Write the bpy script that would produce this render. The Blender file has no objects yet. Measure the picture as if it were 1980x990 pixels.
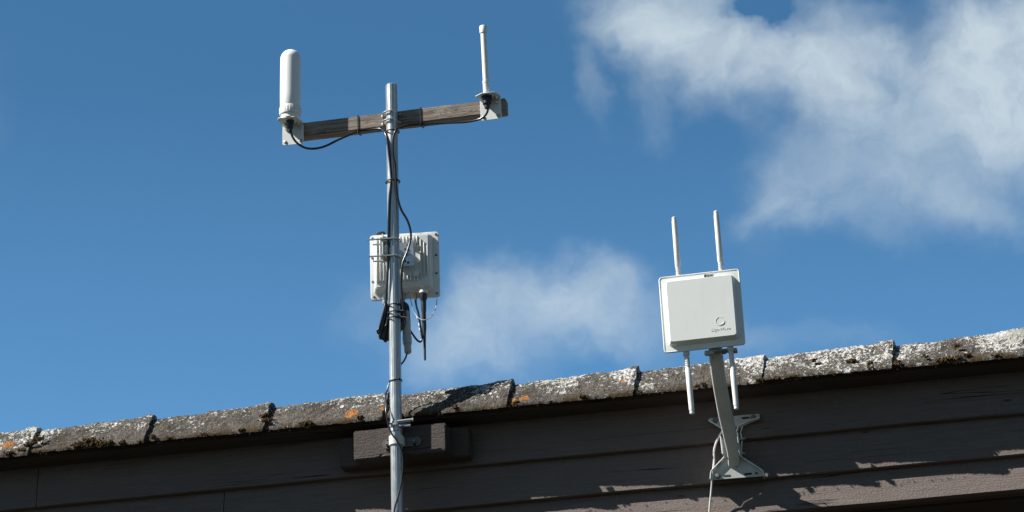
import bpy, bmesh, math, random
from mathutils import Vector, Matrix, noise
R = math.radians
random.seed(7)
SC = bpy.context.scene

# ------------------------------------------------------------------ camera
TH, PI_, RO, FPX, DIST = R(12), R(21), R(1.7), 7500.0, 11.5
F = Vector((-math.sin(TH)*math.cos(PI_), math.cos(TH)*math.cos(PI_), math.sin(PI_)))
r0 = Vector((math.cos(TH), math.sin(TH), 0)); u0 = r0.cross(F)
CR = r0*math.cos(RO) - u0*math.sin(RO)
CU = u0*math.cos(RO) + r0*math.sin(RO)
CAM = Vector((0, 0, 5.72)) - F*DIST
cd = bpy.data.cameras.new('camera'); co = bpy.data.objects.new('camera', cd); SC.collection.objects.link(co)
cd.sensor_width = 36; cd.lens = 36*FPX/1980; cd.clip_start = 0.1; cd.clip_end = 3000
m = Matrix.Identity(4)
for i, v in enumerate((CR, CU, -F)):
    for j in range(3): m[j][i] = v[j]
m.translation = CAM
co.matrix_world = m
SC.camera = co

def at(px, py, Y):
    d = F + CR*((px-990)/FPX) + CU*((495-py)/FPX)
    return CAM + d*((Y-CAM.y)/d.y)

# ------------------------------------------------------------------ light and exposure
SC.view_settings.view_transform = 'Standard'; SC.view_settings.look = 'None'
SC.view_settings.exposure = 0.95; SC.view_settings.gamma = 1; SC.view_settings.use_curve_mapping = False
SUND = Vector((-2.35, -1.0, 2.42)).normalized()          # towards the sun
SUN_EL = math.asin(SUND.z); SUN_ROT = math.atan2(SUND.x, SUND.y)
ld = bpy.data.lights.new('sun', 'SUN'); lo = bpy.data.objects.new('sun', ld); SC.collection.objects.link(lo)
ld.energy = 4.9; ld.angle = R(0.53); ld.color = (1, 0.965, 0.91)
lo.rotation_euler = SUND.to_track_quat('Z', 'Y').to_euler(); lo.location = (-8, -6, 12)
lo['kind'] = 'structure'

W = bpy.data.worlds.new('World'); SC.world = W; W.use_nodes = True
nt = W.node_tree; N = nt.nodes; L = nt.links; N.clear()
def wn(t, **k):
    n = N.new(t)
    for a, b in k.items(): setattr(n, a, b)
    return n
def wmath(op, a, b=None, c=None, clamp=False):
    n = wn('ShaderNodeMath', operation=op); n.use_clamp = clamp
    for i, v in enumerate((a, b, c)):
        if v is None: continue
        if isinstance(v, (int, float)): n.inputs[i].default_value = v
        else: L.new(v, n.inputs[i])
    return n.outputs[0]
def wvec(op, a, b=None):
    n = wn('ShaderNodeVectorMath', operation=op)
    for i, v in enumerate((a, b)):
        if v is None: continue
        if isinstance(v, (tuple, Vector)): n.inputs[i].default_value = tuple(v)
        else: L.new(v, n.inputs[i])
    return n
sky = wn('ShaderNodeTexSky', sky_type='NISHITA'); sky.sun_disc = False
sky.sun_elevation = SUN_EL; sky.sun_rotation = SUN_ROT; sky.altitude = 200
sky.air_density = 1.0; sky.dust_density = 0.35; sky.ozone_density = 2.2
tc = wn('ShaderNodeTexCoord')
D = tc.outputs['Generated']
# cloud field: a tangent plane on the northern sky (fixed world directions), measured in degrees
AX = F.copy(); AR = CR.copy(); AU = CU.copy()
df = wvec('DOT_PRODUCT', D, AX).outputs['Value']
dfc = wmath('MAXIMUM', df, 0.05)
u = wmath('DIVIDE', wvec('DOT_PRODUCT', D, AR).outputs['Value'], dfc)
v = wmath('DIVIDE', wvec('DOT_PRODUCT', D, AU).outputs['Value'], dfc)
cx = wn('ShaderNodeCombineXYZ'); L.new(u, cx.inputs[0]); L.new(v, cx.inputs[1])
K = FPX/1000.0
P = wn('ShaderNodeVectorMath', operation='SCALE'); L.new(cx.outputs[0], P.inputs[0]); P.inputs['Scale'].default_value = K
P0 = P.outputs[0]
def noise_tex(scale, det, rough, dist=0, vec=None, off=(0, 0, 0)):
    mp = wvec('ADD', vec or P0, off)
    n = wn('ShaderNodeTexNoise'); n.inputs['Scale'].default_value = scale; n.inputs['Detail'].default_value = det
    n.inputs['Roughness'].default_value = rough; n.inputs['Distortion'].default_value = dist
    L.new(mp.outputs[0], n.inputs['Vector']); return n
wa = noise_tex(2.6, 5, 0.6)
wsub = wvec('SUBTRACT', wa.outputs['Color'], (0.5, 0.5, 0.5))
wsc = wn('ShaderNodeVectorMath', operation='SCALE'); L.new(wsub.outputs[0], wsc.inputs[0]); wsc.inputs['Scale'].default_value = 0.30
PW = wvec('ADD', P0, wsc.outputs[0]).outputs[0]
# (x, y, rx, ry, angle, strength)
BLOBS = [
 (1265, 10, 150, 120, 10, .80), (1320, 100, 190, 85, -30, .62), (1300, 60, 90, 60, 0, .25), (1480, 125, 190, 70, -8, .62), (1640, 85, 220, 100, 10, .58),
 (1790, 170, 280, 140, -8, .52), (1930, 125, 165, 150, -20, 1.30), (1935, 60, 130, 70, 0, .35), (1610, 215, 230, 100, -30, .40),
 (1860, 290, 230, 110, 12, .38), (1560, 320, 190, 110, 55, .26), (1480, 400, 110, 36, 35, .26), (1700, 380, 260, 90, -8, .24), (1600, 420, 180, 60, -20, .18),
 (1255, 150, 60, 110, 5, .24), (1150, 155, 34, 75, 8, .17), (1900, 390, 150, 55, -12, .24),
 (1448, 30, 75, 80, -30, -.70), (1775, 60, 60, 70, 25, -.30), (1690, 30, 70, 30, 10, -.2), (1200, 0, 50, 60, 40, -.25),
 (935, 560, 95, 105, 15, .42), (1050, 570, 190, 85, -12, .38), (1165, 600, 180, 85, -25, .34), (960, 680, 190, 80, 0, .36), (1220, 560, 110, 60, -20, .14),
 (1090, 650, 220, 100, 0, .17), (1340, 620, 190, 60, -10, .14), (700, 600, 90, 80, 30, .14), (1560, 660, 200, 40, -8, .10), (860, 640, 120, 100, 0, .24),
 (1150, 700, 90, 60, 0, -.12), (2250, 200, 300, 300, 0, .8), (300, 1100, 500, 110, 10, .4), (-400, 300, 350, 200, 20, .5)]
acc = None
for bx_, by_, rx, ry, ang, s in BLOBS:
    c = ((bx_-990)/1000, (495-by_)/1000, 0)
    sb = wvec('SUBTRACT', PW, c)
    rt = wn('ShaderNodeVectorRotate', rotation_type='Z_AXIS'); rt.inputs['Angle'].default_value = R(-ang); L.new(sb.outputs[0], rt.inputs['Vector'])
    ml = wvec('MULTIPLY', rt.outputs[0], (1000/rx, 1000/ry, 0))
    ln = wvec('LENGTH', ml.outputs[0]).outputs['Value']
    mr = wn('ShaderNodeMapRange', interpolation_type='SMOOTHERSTEP'); L.new(ln, mr.inputs[0])
    mr.inputs[1].default_value = 1.35; mr.inputs[2].default_value = 0.0; mr.inputs[3].default_value = 0; mr.inputs[4].default_value = s
    acc = mr.outputs[0] if acc is None else wmath('ADD', acc, mr.outputs[0])
nb = noise_tex(3.2, 9, 0.60, 0.25, PW, (3.1, 7.7, 0)); nf = noise_tex(7.5, 10, 0.66, 0.6, PW, (9, 2, 4))
tex = wmath('ADD', wmath('MULTIPLY', wmath('SUBTRACT', nb.outputs[0], 0.5), 1.85), wmath('MULTIPLY', wmath('SUBTRACT', nf.outputs[0], 0.5), 1.75))
acc = wmath('MAXIMUM', acc, 0.0)
den = wmath('MULTIPLY', acc, wmath('ADD', 0.95, tex, clamp=False))
den = wmath('MULTIPLY', den, 0.80)
den = wmath('MAXIMUM', den, 0.0)
# soft saturation 1-exp(-x)
den = wmath('SUBTRACT', 1.0, wmath('EXPONENT', wmath('MULTIPLY', den, -1.15)))
front = wn('ShaderNodeMapRange'); L.new(df, front.inputs[0]); front.inputs[1].default_value = .3; front.inputs[2].default_value = .6
den = wmath('MULTIPLY', den, front.outputs[0])
# scattered cumulus over the rest of the sky, for the light and reflections
ng = wn('ShaderNodeTexNoise'); ng.inputs['Scale'].default_value = 3.0; ng.inputs['Detail'].default_value = 6; L.new(D, ng.inputs['Vector'])
g = wn('ShaderNodeMapRange', interpolation_type='SMOOTHSTEP'); L.new(ng.outputs[0], g.inputs[0]); g.inputs[1].default_value = .52; g.inputs[2].default_value = .68; g.inputs[4].default_value = .15
inv = wmath('SUBTRACT', 1.0, front.outputs[0])
den = wmath('ADD', den, wmath('MULTIPLY', g.outputs[0], inv), clamp=True)
SKYTINT = (0.50, 0.93, 1.10, 1); SKYSTR = 0.05
tint = wn('ShaderNodeMix', data_type='RGBA', blend_type='MULTIPLY'); tint.inputs[0].default_value = 1
L.new(sky.outputs[0], tint.inputs[6]); tint.inputs[7].default_value = SKYTINT
# brighter, paler air lower down
sz = wn('ShaderNodeSeparateXYZ'); L.new(D, sz.inputs[0])
gr = wn('ShaderNodeMapRange'); L.new(sz.outputs[2], gr.inputs[0])
for i_, q_ in enumerate((.400, .315, 0, 1)): gr.inputs[i_+1].default_value = q_
gm = wn('ShaderNodeMix', data_type='RGBA'); L.new(gr.outputs[0], gm.inputs[0]); gm.inputs[6].default_value = (1, 1, 1, 1); gm.inputs[7].default_value = (1.6, 1.42, 1.38, 1)
tint2 = wn('ShaderNodeMix', data_type='RGBA', blend_type='MULTIPLY'); tint2.inputs[0].default_value = 1
L.new(tint.outputs[2], tint2.inputs[6]); L.new(gm.outputs[2], tint2.inputs[7])
cl = wn('ShaderNodeMix', data_type='RGBA'); L.new(den, cl.inputs[0]); tint3 = wn('ShaderNodeMix', data_type='RGBA', blend_type='MULTIPLY'); L.new(inv, tint3.inputs[0])
L.new(tint2.outputs[2], tint3.inputs[6]); tint3.inputs[7].default_value = (.82, .60, .55, 1)      # rest of the sky dimmed and warmed to cut its blue fill light
L.new(tint3.outputs[2], cl.inputs[6]); cl.inputs[7].default_value = (7.2, 8.2, 8.7, 1)
bgn = wn('ShaderNodeBackground'); L.new(cl.outputs[2], bgn.inputs[0]); bgn.inputs[1].default_value = SKYSTR
wo = wn('ShaderNodeOutputWorld'); L.new(bgn.outputs[0], wo.inputs[0])

# ------------------------------------------------------------------ materials
class Mat:
    def __init__(s, name, base=(.5, .5, .5), rough=.5, metal=0, spec=.5):
        s.m = bpy.data.materials.new(name); s.m.use_nodes = True; s.t = s.m.node_tree
        s.b = s.t.nodes['Principled BSDF']; s.b.inputs['Base Color'].default_value = (*base, 1)
        s.b.inputs['Roughness'].default_value = rough; s.b.inputs['Metallic'].default_value = metal
        s.b.inputs['Specular IOR Level'].default_value = spec
        s.tc = s.t.nodes.new('ShaderNodeTexCoord')
    def n(s, t, **k):
        x = s.t.nodes.new(t)
        for a, b in k.items(): setattr(x, a, b)
        return x
    def l(s, a, b): s.t.links.new(a, b)
    def coord(s, scale=(1, 1, 1), rot=(0, 0, 0), kind='Object'):
        mp = s.n('ShaderNodeMapping'); mp.inputs['Scale'].default_value = scale; mp.inputs['Rotation'].default_value = rot
        s.l(s.tc.outputs[kind], mp.inputs[0]); return mp.outputs[0]
    def noise(s, vec, scale, det=4, rough=.55, dist=0):
        x = s.n('ShaderNodeTexNoise'); x.inputs['Scale'].default_value = scale; x.inputs['Detail'].default_value = det
        x.inputs['Roughness'].default_value = rough; x.inputs['Distortion'].default_value = dist; s.l(vec, x.inputs['Vector']); return x.outputs[0]
    def voro(s, vec, scale, feature='F1', out='Distance', rnd=1):
        x = s.n('ShaderNodeTexVoronoi', feature=feature); x.inputs['Scale'].default_value = scale; x.inputs['Randomness'].default_value = rnd
        s.l(vec, x.inputs['Vector']); return x.outputs[out]
    def rng(s, v, a, b, c=0, d=1, smooth=True):
        x = s.n('ShaderNodeMapRange', interpolation_type='SMOOTHSTEP' if smooth else 'LINEAR'); s.l(v, x.inputs[0])
        for i, q in enumerate((a, b, c, d)): x.inputs[i+1].default_value = q
        return x.outputs[0]
    def mix(s, f, a, b, mode='MIX'):
        x = s.n('ShaderNodeMix', data_type='RGBA', blend_type=mode)
        for i, q in ((0, f), (6, a), (7, b)):
            if isinstance(q, (int, float)): x.inputs[i].default_value = q
            elif isinstance(q, tuple): x.inputs[i].default_value = (*q, 1)
            else: s.l(q, x.inputs[i])
        return x.outputs[2]
    def math(s, op, a, b=None, clamp=False):
        x = s.n('ShaderNodeMath', operation=op); x.use_clamp = clamp
        for i, q in enumerate((a, b)):
            if q is None: continue
            if isinstance(q, (int, float)): x.inputs[i].default_value = q
            else: s.l(q, x.inputs[i])
        return x.outputs[0]
    def col(s, c): s.l(c, s.b.inputs['Base Color'])
    def rgh(s, c): s.l(c, s.b.inputs['Roughness'])
    def bump(s, h, strength=.5, dist=.002, prev=None):
        x = s.n('ShaderNodeBump'); x.inputs['Strength'].default_value = strength; x.inputs['Distance'].default_value = dist
        s.l(h, x.inputs['Height'])
        if prev: s.l(prev, x.inputs['Normal'])
        s.l(x.outputs[0], s.b.inputs['Normal']); return x.outputs[0]

def painted_board(name, base, vary=.16):
    a = Mat(name, rough=.72, spec=.25)
    g = a.noise(a.coord((5, 60, 130)), 1.6, 8, .65, 1.0)
    big = a.noise(a.coord((1.2, 4, 5)), 1.3, 4)
    fine = a.noise(a.coord((.7, 1, 1.1)), 210, 4, .6)
    c = a.mix(a.rng(g, .3, .7), tuple(q*(1-vary) for q in base), tuple(q*(1+vary) for q in base))
    c = a.mix(a.rng(big, .35, .75, 0, .35), c, tuple(q*1.25 for q in base))
    c = a.mix(a.rng(fine, .52, .72, 0, .45), c, tuple(q*1.5 for q in base))
    # drying cracks along the grain and small knots
    cr = a.noise(a.coord((.22, 3, 9)), 2.2, 3, .45, .15)
    crack = a.math('SUBTRACT', 1.0, a.rng(a.math('ABSOLUTE', a.math('SUBTRACT', cr, .5)), .0, .0050))
    gate = a.rng(a.noise(a.coord((1.5, 2, 4)), 2.1, 2), .50, .60)
    crack = a.math('MULTIPLY', crack, gate)
    kn = a.voro(a.coord((2.2, 3, 7)), 1.9)
    knot = a.rng(kn, .07, .03)
    dark = a.math('MAXIMUM', crack, a.math('MULTIPLY', knot, .7))
    c = a.mix(dark, c, tuple(q*.15 for q in base))
    a.col(c)
    h = a.math('ADD', a.math('MULTIPLY', g, .6), a.math('MULTIPLY', fine, .8))
    h = a.math('SUBTRACT', h, a.math('MULTIPLY', dark, 1.5))
    a.bump(h, .8, .0035)
    return a.m

def galv(name, base, lo, hi, metal=.75):
    a = Mat(name, rough=.35, metal=metal)
    st = a.noise(a.coord((1, 1, .004)), 170, 3, .7)
    st2 = a.noise(a.coord((1, 1, .012)), 420, 3, .6)
    sp = a.noise(a.coord((1, 1, .35)), 70, 5, .65)
    c = a.mix(a.rng(st, .40, .60), tuple(q*.45 for q in base), base)  # zinc streaks; their strong contrast paints striped reflections into the colour
    c = a.mix(a.rng(st2, .45, .62, 0, .55), c, tuple(q*.45 for q in base))
    c = a.mix(a.rng(sp, .50, .75, 0, .35), c, tuple(min(1, q*1.25) for q in base))
    a.col(c); a.rgh(a.rng(sp, .3, .7, lo, hi)); a.bump(a.math('ADD', st, a.math('MULTIPLY', st2, .4)), .35, .0016)
    return a.m

def plastic(name, base, rough=.45, dirt=.12, bumpy=.25, streak=True):
    a = Mat(name, rough=rough, spec=.4)
    d = a.noise(a.coord((14, 14, 5)), 1.4, 6, .62)
    f = a.noise(a.coord((1, 1, 1)), 420, 3, .6)
    s = a.noise(a.coord((70, 70, 4)), 1.0, 5, .6)
    c = a.mix(a.rng(d, .4, .75, 0, dirt*2), base, tuple(q*k for q, k in zip(base, (.72, .72, .66))))
    c = a.mix(a.rng(s, .58, .75, 0, dirt*2.2), c, tuple(q*k for q, k in zip(base, (.62, .60, .55))))
    a.col(c); a.rgh(a.rng(d, .3, .7, rough-.07, rough+.1)); a.bump(f, bumpy, .0006)
    return a.m

def flat(name, base, rough=.5, metal=0, var=.2, sc=60):
    a = Mat(name, rough=rough, metal=metal)
    d = a.noise(a.coord(), sc, 5, .6)
    a.col(a.mix(d, tuple(q*(1-var) for q in base), tuple(q*(1+var) for q in base)))
    a.bump(d, .15, .0005)
    return a.m

def ridge_mat():
    a = Mat('lichened_concrete', rough=.92, spec=.2)
    o = a.coord(kind='Object')
    geo = a.n('ShaderNodeNewGeometry'); sep = a.n('ShaderNodeSeparateXYZ'); a.l(geo.outputs['Position'], sep.inputs[0])
    so = a.n('ShaderNodeSeparateXYZ'); a.l(a.tc.outputs['Object'], so.inputs[0])
    wc = geo.outputs['Position']
    def wnoise(sc, det, r=.6, dist=0, off=0):
        mp = a.n('ShaderNodeMapping'); mp.inputs['Location'].default_value = (off, off*.7, off*.3); a.l(wc, mp.inputs[0])
        return a.noise(mp.outputs[0], sc, det, r, dist), mp.outputs[0]
    n1, _ = wnoise(38, 9, .78)
    grit, _ = wnoise(260, 4, .7, 0, 3)
    c = a.mix(a.rng(n1, .3, .7), (.030, .026, .022), (.115, .100, .084))
    c = a.mix(a.rng(grit, .50, .62, 0, .75), c, (.26, .235, .20))
    # brown-black algae
    al, _ = wnoise(9, 6, .65, .5, 11)
    c = a.mix(a.rng(al, .5, .68, 0, .75), c, (.030, .024, .018))
    # crustose white lichen: patches by two scales, more to the right and on the crest
    big, _ = wnoise(5.0, 4, .55, .4, 5)
    mid, v5 = wnoise(55, 8, .72, .9, 8)
    fin, _ = wnoise(120, 5, .7, .8, 2)
    bias = a.rng(sep.outputs[0], -.9, 1.1, -.005, .052, False)
    hb = a.rng(so.outputs[2], .02, .12, -.045, .060, False)
    t = a.math('ADD', a.math('MULTIPLY', big, .42), a.math('MULTIPLY', mid, .58))
    t = a.math('ADD', t, a.math('MULTIPLY', a.math('SUBTRACT', fin, .5), .50))
    t = a.math('ADD', a.math('ADD', t, bias), hb)
    lich = a.rng(t, .548, .585)
    # round lichen thalli
    vo = a.voro(v5, 30)
    vr = a.voro(v5, 30, 'F1', 'Color')
    vs = a.n('ShaderNodeSeparateColor'); a.l(vr, vs.inputs[0])
    disc = a.math('MULTIPLY', a.rng(a.math('ADD', vo, a.math('MULTIPLY', a.math('SUBTRACT', fin, .5), .35)), .36, .27), a.rng(vs.outputs[0], .66, .70))
    disc = a.math('MULTIPLY', disc, a.rng(t, .47, .52))
    lich = a.math('MAXIMUM', lich, disc)
    lc = a.mix(a.rng(fin, .35, .65), (.29, .28, .255), (.66, .65, .62)); lc = a.mix(a.rng(al, .42, .60, 0, .55), lc, (.30, .30, .24))
    c = a.mix(lich, c, lc)
    # small dark pits inside the lichen
    pit = a.rng(a.voro(v5, 130), .22, .10)
    c = a.mix(a.math('MULTIPLY', pit, .75), c, (.05, .045, .04))
    # orange lichen
    o1, vo7 = wnoise(15, 5, .6, .6, 21); o2, _ = wnoise(4.2, 2, .5, 0, 37); o3, _ = wnoise(95, 4, .65, .5, 40)
    orr = a.math('ADD', a.math('ADD', a.math('MULTIPLY', o1, .6), a.math('MULTIPLY', o2, .4)), a.math('MULTIPLY', a.math('SUBTRACT', o3, .5), .3))
    om = None
    for px_, py_, rp in ((14, 850, 17), (40, 838, 8), (238, 803, 13), (522, 803, 9), (718, 752, 12), (680, 804, 15), (742, 792, 8), (1203, 727, 13), (1150, 735, 8), (1012, 768, 13), (990, 772, 9), (300, 835, 6), (905, 745, 6), (1452, 700, 6)):
        pc_ = at(px_, py_, -.105); dn = a.n('ShaderNodeVectorMath', operation='DISTANCE'); a.l(wc, dn.inputs[0]); dn.inputs[1].default_value = pc_
        q_ = a.rng(dn.outputs['Value'], rp/650*1.7, 0, 0, 1, False)
        om = q_ if om is None else a.math('MAXIMUM', om, q_)
    om = a.rng(a.math('ADD', a.math('MULTIPLY', om, a.rng(o3, .3, .55, .75, 1.1)), a.math('MULTIPLY', a.math('SUBTRACT', orr, .5), 1.6)), .46, .56)
    c = a.mix(om, c, a.mix(a.rng(o3, .4, .6), (.24, .085, .02), (.46, .20, .055)))
    # moss film at the dripping edge
    ms, _ = wnoise(24, 6, .65, .4, 50)
    low = a.rng(so.outputs[2], .034, .0, 0, 1)
    mm = a.math('MULTIPLY', low, a.rng(ms, .44, .56))
    c = a.mix(mm, c, a.mix(grit, (.030, .018, .008), (.075, .05, .02)))
    a.col(c)
    h = a.math('ADD', a.math('MULTIPLY', lich, .55), a.math('MULTIPLY', grit, .7))
    h = a.math('ADD', h, a.math('MULTIPLY', n1, 1.0)); h = a.math('SUBTRACT', h, a.math('MULTIPLY', pit, .8))
    h = a.math('ADD', h, a.math('MULTIPLY', fin, .6))
    a.bump(h, 1.0, .006)
    return a.m

M_board = painted_board('painted_board', (.130, .103, .092))
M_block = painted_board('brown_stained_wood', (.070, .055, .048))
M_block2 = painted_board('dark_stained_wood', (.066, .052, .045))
M_fascia = painted_board('dark_wall_wood', (.08, .062, .054))
def grey_wood():
    a = Mat('weathered_grey_wood', rough=.85, spec=.2)
    g = a.noise(a.coord((3, 60, 70)), 1.5, 8, .65, .8); f = a.noise(a.coord((14, 160, 200)), 1.6, 5, .65)
    b = a.noise(a.coord((9, 12, 12)), 1.1, 4)
    c = a.mix(a.rng(g, .3, .7), (.16, .13, .105), (.335, .285, .24))
    c = a.mix(a.rng(f, .5, .75, 0, .6), c, (.12, .095, .075))
    c = a.mix(a.rng(b, .5, .75, 0, .5), c, (.40, .355, .31))
    ck = a.noise(a.coord((4, 20, 45)), 1.6, 3, .5, 1.5)
    crack = a.math('SUBTRACT', 1.0, a.rng(a.math('ABSOLUTE', a.math('SUBTRACT', ck, .5)), 0, .012))
    c = a.mix(a.math('MULTIPLY', crack, .8), c, (.03, .024, .02))
    a.col(c); a.bump(a.math('SUBTRACT', a.math('ADD', g, f), crack), .8, .002)
    return a.m
M_grey = grey_wood()
M_pole = galv('galvanised_steel', (.60, .625, .61), .26, .36, metal=.50)
M_zinc = flat('zinc_plated_steel', (.62, .64, .64), .32, .85, .15, 90)
M_zincd = flat('dull_zinc', (.36, .37, .37), .5, .6, .25, 90)
M_flange = flat('brown_painted_steel', (.10, .088, .082), .55, .2, .3, 90)
M_bolt = flat('weathered_bolt_steel', (.16, .155, .15), .5, .6, .3, 120)
M_white = plastic('white_plastic', (.72, .735, .73), .42, .06)
M_offw = plastic('off_white_plastic', (.72, .72, .68), .45, .14)
M_brack = plastic('white_coated_steel', (.66, .68, .665), .40, .14)
M_cast = plastic('cast_aluminium_coating', (.70, .71, .685), .5, .16, .5)
M_panel = plastic('pale_grey_plastic', (.73, .745, .715), .5, .10, .5)
M_plate = plastic('dull_coated_steel', (.42, .43, .405), .42, .3)
M_arm = plastic('grey_coated_steel', (.60, .60, .575), .40, .24)
M_cable = flat('black_cable_rubber', (.011, .011, .014), .28, 0, .2, 200)
M_tie = flat('black_tie_nylon', (.009, .009, .010), .6, 0, .2, 200)
M_black = flat('black_plastic', (.012, .012, .014), .38, 0, .25, 120)
M_rub = flat('black_antenna_rubber', (.016, .017, .024), .45, 0, .25, 120)
M_brass = flat('gold_plated_brass', (.62, .40, .18), .3, .9, .15, 120)
M_gcab = flat('grey_cable_sheath', (.36, .36, .34), .4, 0, .15, 120)
M_wcab = flat('white_cable_sheath', (.60, .585, .56), .42, 0, .12, 80)
M_coup = plastic('grey_gland_plastic', (.40, .41, .395), .45, .2)
M_ink = flat('dark_print', (.05, .055, .06), .5)
M_hole = flat('shadowed_steel', (.02, .02, .02), .7)  # near-black for inlays that paint the shade inside holes
M_ridge = ridge_mat()
def moss():
    a = Mat('moss', rough=.95, spec=.1)
    n = a.noise(a.coord(), 130, 5, .7)
    m_ = a.noise(a.coord(), 26, 3)
    c = a.mix(a.rng(n, .3, .7), (.016, .010, .005), (.085, .050, .018))
    c = a.mix(a.rng(m_, .55, .7, 0, .55), c, (.12, .085, .018)); a.col(c); a.bump(n, 1, .004)
    return a.m
M_moss = moss()
def grass():
    a = Mat('grass_and_gravel', rough=.95, spec=.1)
    n = a.noise(a.coord(), .7, 8, .65); f = a.noise(a.coord(), 22, 5, .7)
    c = a.mix(a.rng(n, .4, .6), (.020, .022, .015), (.036, .035, .026)); c = a.mix(a.rng(f, .5, .7, 0, .5), c, (.05, .045, .038)); a.col(c)
    return a.m
M_grass = grass()
def roofm():
    a = Mat('concrete_roof_tiles', rough=.9, spec=.2)
    br = a.n('ShaderNodeTexBrick'); a.l(a.coord(), br.inputs['Vector']); br.inputs['Scale'].default_value = 3
    br.inputs['Color1'].default_value = (.10, .09, .08, 1); br.inputs['Color2'].default_value = (.16, .14, .12, 1); br.inputs['Mortar'].default_value = (.03, .03, .03, 1)
    a.col(br.outputs[0]); a.bump(br.outputs[1], -.8, .01)
    return a.m
M_roof = roofm()

# ------------------------------------------------------------------ mesh helpers
class MB:
    def __init__(s): s.bm = bmesh.new(); s.X = None
    def _add(s, other, mat=None):
        tmp = bpy.data.meshes.new('t'); 
        if mat: bmesh.ops.transform(other, matrix=mat, verts=other.verts)
        other.to_mesh(tmp); other.free(); s.bm.from_mesh(tmp); bpy.data.meshes.remove(tmp); return s
    def box(s, c, d, rot=None, bev=0, seg=2):
        b = bmesh.new(); bmesh.ops.create_cube(b, size=1)
        bmesh.ops.scale(b, vec=d, verts=b.verts)
        if bev: bmesh.ops.bevel(b, geom=b.edges[:], offset=bev, segments=seg, profile=.6, affect='EDGES')
        M_ = Matrix.Translation(c) @ (rot.to_4x4() if rot else Matrix.Identity(4))
        return s._add(b, M_)
    def lathe(s, prof, o=(0, 0, 0), axis=(0, 0, 1), n=28, cap=True):
        """prof: list of (r, h)"""
        b = bmesh.new(); rings = []
        for r_, h in prof:
            if r_ < 1e-6: rings.append([b.verts.new((0, 0, h))])
            else: rings.append([b.verts.new((r_*math.cos(2*math.pi*i/n), r_*math.sin(2*math.pi*i/n), h)) for i in range(n)])
        for p, q in zip(rings, rings[1:]):
            for i in range(n):
                j = (i+1) % n
                if len(p) == 1 and len(q) == 1: continue
                if len(p) == 1: b.faces.new((p[0], q[j], q[i]))
                elif len(q) == 1: b.faces.new((p[i], p[j], q[0]))
                else: b.faces.new((p[i], p[j], q[j], q[i]))
        if cap:
            if len(rings[0]) > 1: b.faces.new(rings[0][::-1])
            if len(rings[-1]) > 1: b.faces.new(rings[-1])
        bmesh.ops.recalc_face_normals(b, faces=b.faces)
        q = Vector((0, 0, 1)).rotation_difference(Vector(axis).normalized())
        return s._add(b, Matrix.Translation(o) @ q.to_matrix().to_4x4())
    def cyl(s, p0, p1, r, n=20, bev=0):
        p0 = Vector(p0); p1 = Vector(p1); h = (p1-p0).length
        pr = [(r, 0), (r, h)] if not bev else [(r-bev, 0), (r, bev), (r, h-bev), (r-bev, h)]
        return s.lathe(pr, p0, p1-p0, n)
    def tube(s, pts, r, n=10, closed=False, sub=6, rr=None, spline=True, flat=None, sq=0):
        pts = [Vector(p) for p in pts]
        if spline:
            out = []; m_ = len(pts)
            segs = range(m_ if closed else m_-1)
            for i in segs:
                g_ = lambda k: pts[k % m_] if closed else pts[max(0, min(m_-1, k))]
                a, b_, c, d = g_(i-1), g_(i), g_(i+1), g_(i+2)
                for k in range(sub):
                    t = k/sub
                    out.append(.5*((2*b_)+(c-a)*t+(2*a-5*b_+4*c-d)*t*t+(3*b_-a-3*c+d)*t**3))
            if not closed: out.append(pts[-1])
        else: out = pts; sub = 1
        b = bmesh.new(); rings = []; up = None; Np = len(out)
        for i, p in enumerate(out):
            tq = (out[(i+1) % Np]-out[i-1]) if closed else (out[min(i+1, Np-1)]-out[max(i-1, 0)])
            tq.normalize()
            if up is None:
                up = Vector((0, 0, 1)) if abs(tq.z) < .9 else Vector((0, 1, 0))
            up = (up - tq*up.dot(tq)).normalized(); sd = tq.cross(up)
            rad = r
            if rr:
                f_ = i/(Np-1)*(len(rr)-1); k = min(int(f_), len(rr)-2); rad = rr[k]+(rr[k+1]-rr[k])*(f_-k)
            fx = flat if flat else 1
            ring = []
            for k in range(n):
                c_, s_ = math.cos(2*math.pi*k/n), math.sin(2*math.pi*k/n)
                f2 = (abs(c_)**sq+abs(s_)**sq)**(-1/sq) if sq else 1
                ring.append(b.verts.new(p+up*(rad*fx*f2*c_)+sd*(rad*f2*s_)))
            rings.append(ring)
        for i in range(Np if closed else Np-1):
            a, c = rings[i], rings[(i+1) % Np]
            for k in range(n): b.faces.new((a[k], a[(k+1) % n], c[(k+1) % n], c[k]))
        if not closed: b.faces.new(rings[0]); b.faces.new(rings[-1][::-1])
        bmesh.ops.recalc_face_normals(b, faces=b.faces)
        return s._add(b)
    def prism(s, poly, d, bev=0, seg=1):
        """polygon of 3-D points extruded by vector d"""
        b = bmesh.new(); vs = [b.verts.new(p) for p in poly]; f_ = b.faces.new(vs)
        ex = bmesh.ops.extrude_face_region(b, geom=[f_])
        bmesh.ops.translate(b, vec=d, verts=[e for e in ex['geom'] if isinstance(e, bmesh.types.BMVert)])
        bmesh.ops.recalc_face_normals(b, faces=b.faces)
        if bev: bmesh.ops.bevel(b, geom=b.edges[:], offset=bev, segments=seg, profile=.6, affect='EDGES')
        return s._add(b)
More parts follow.
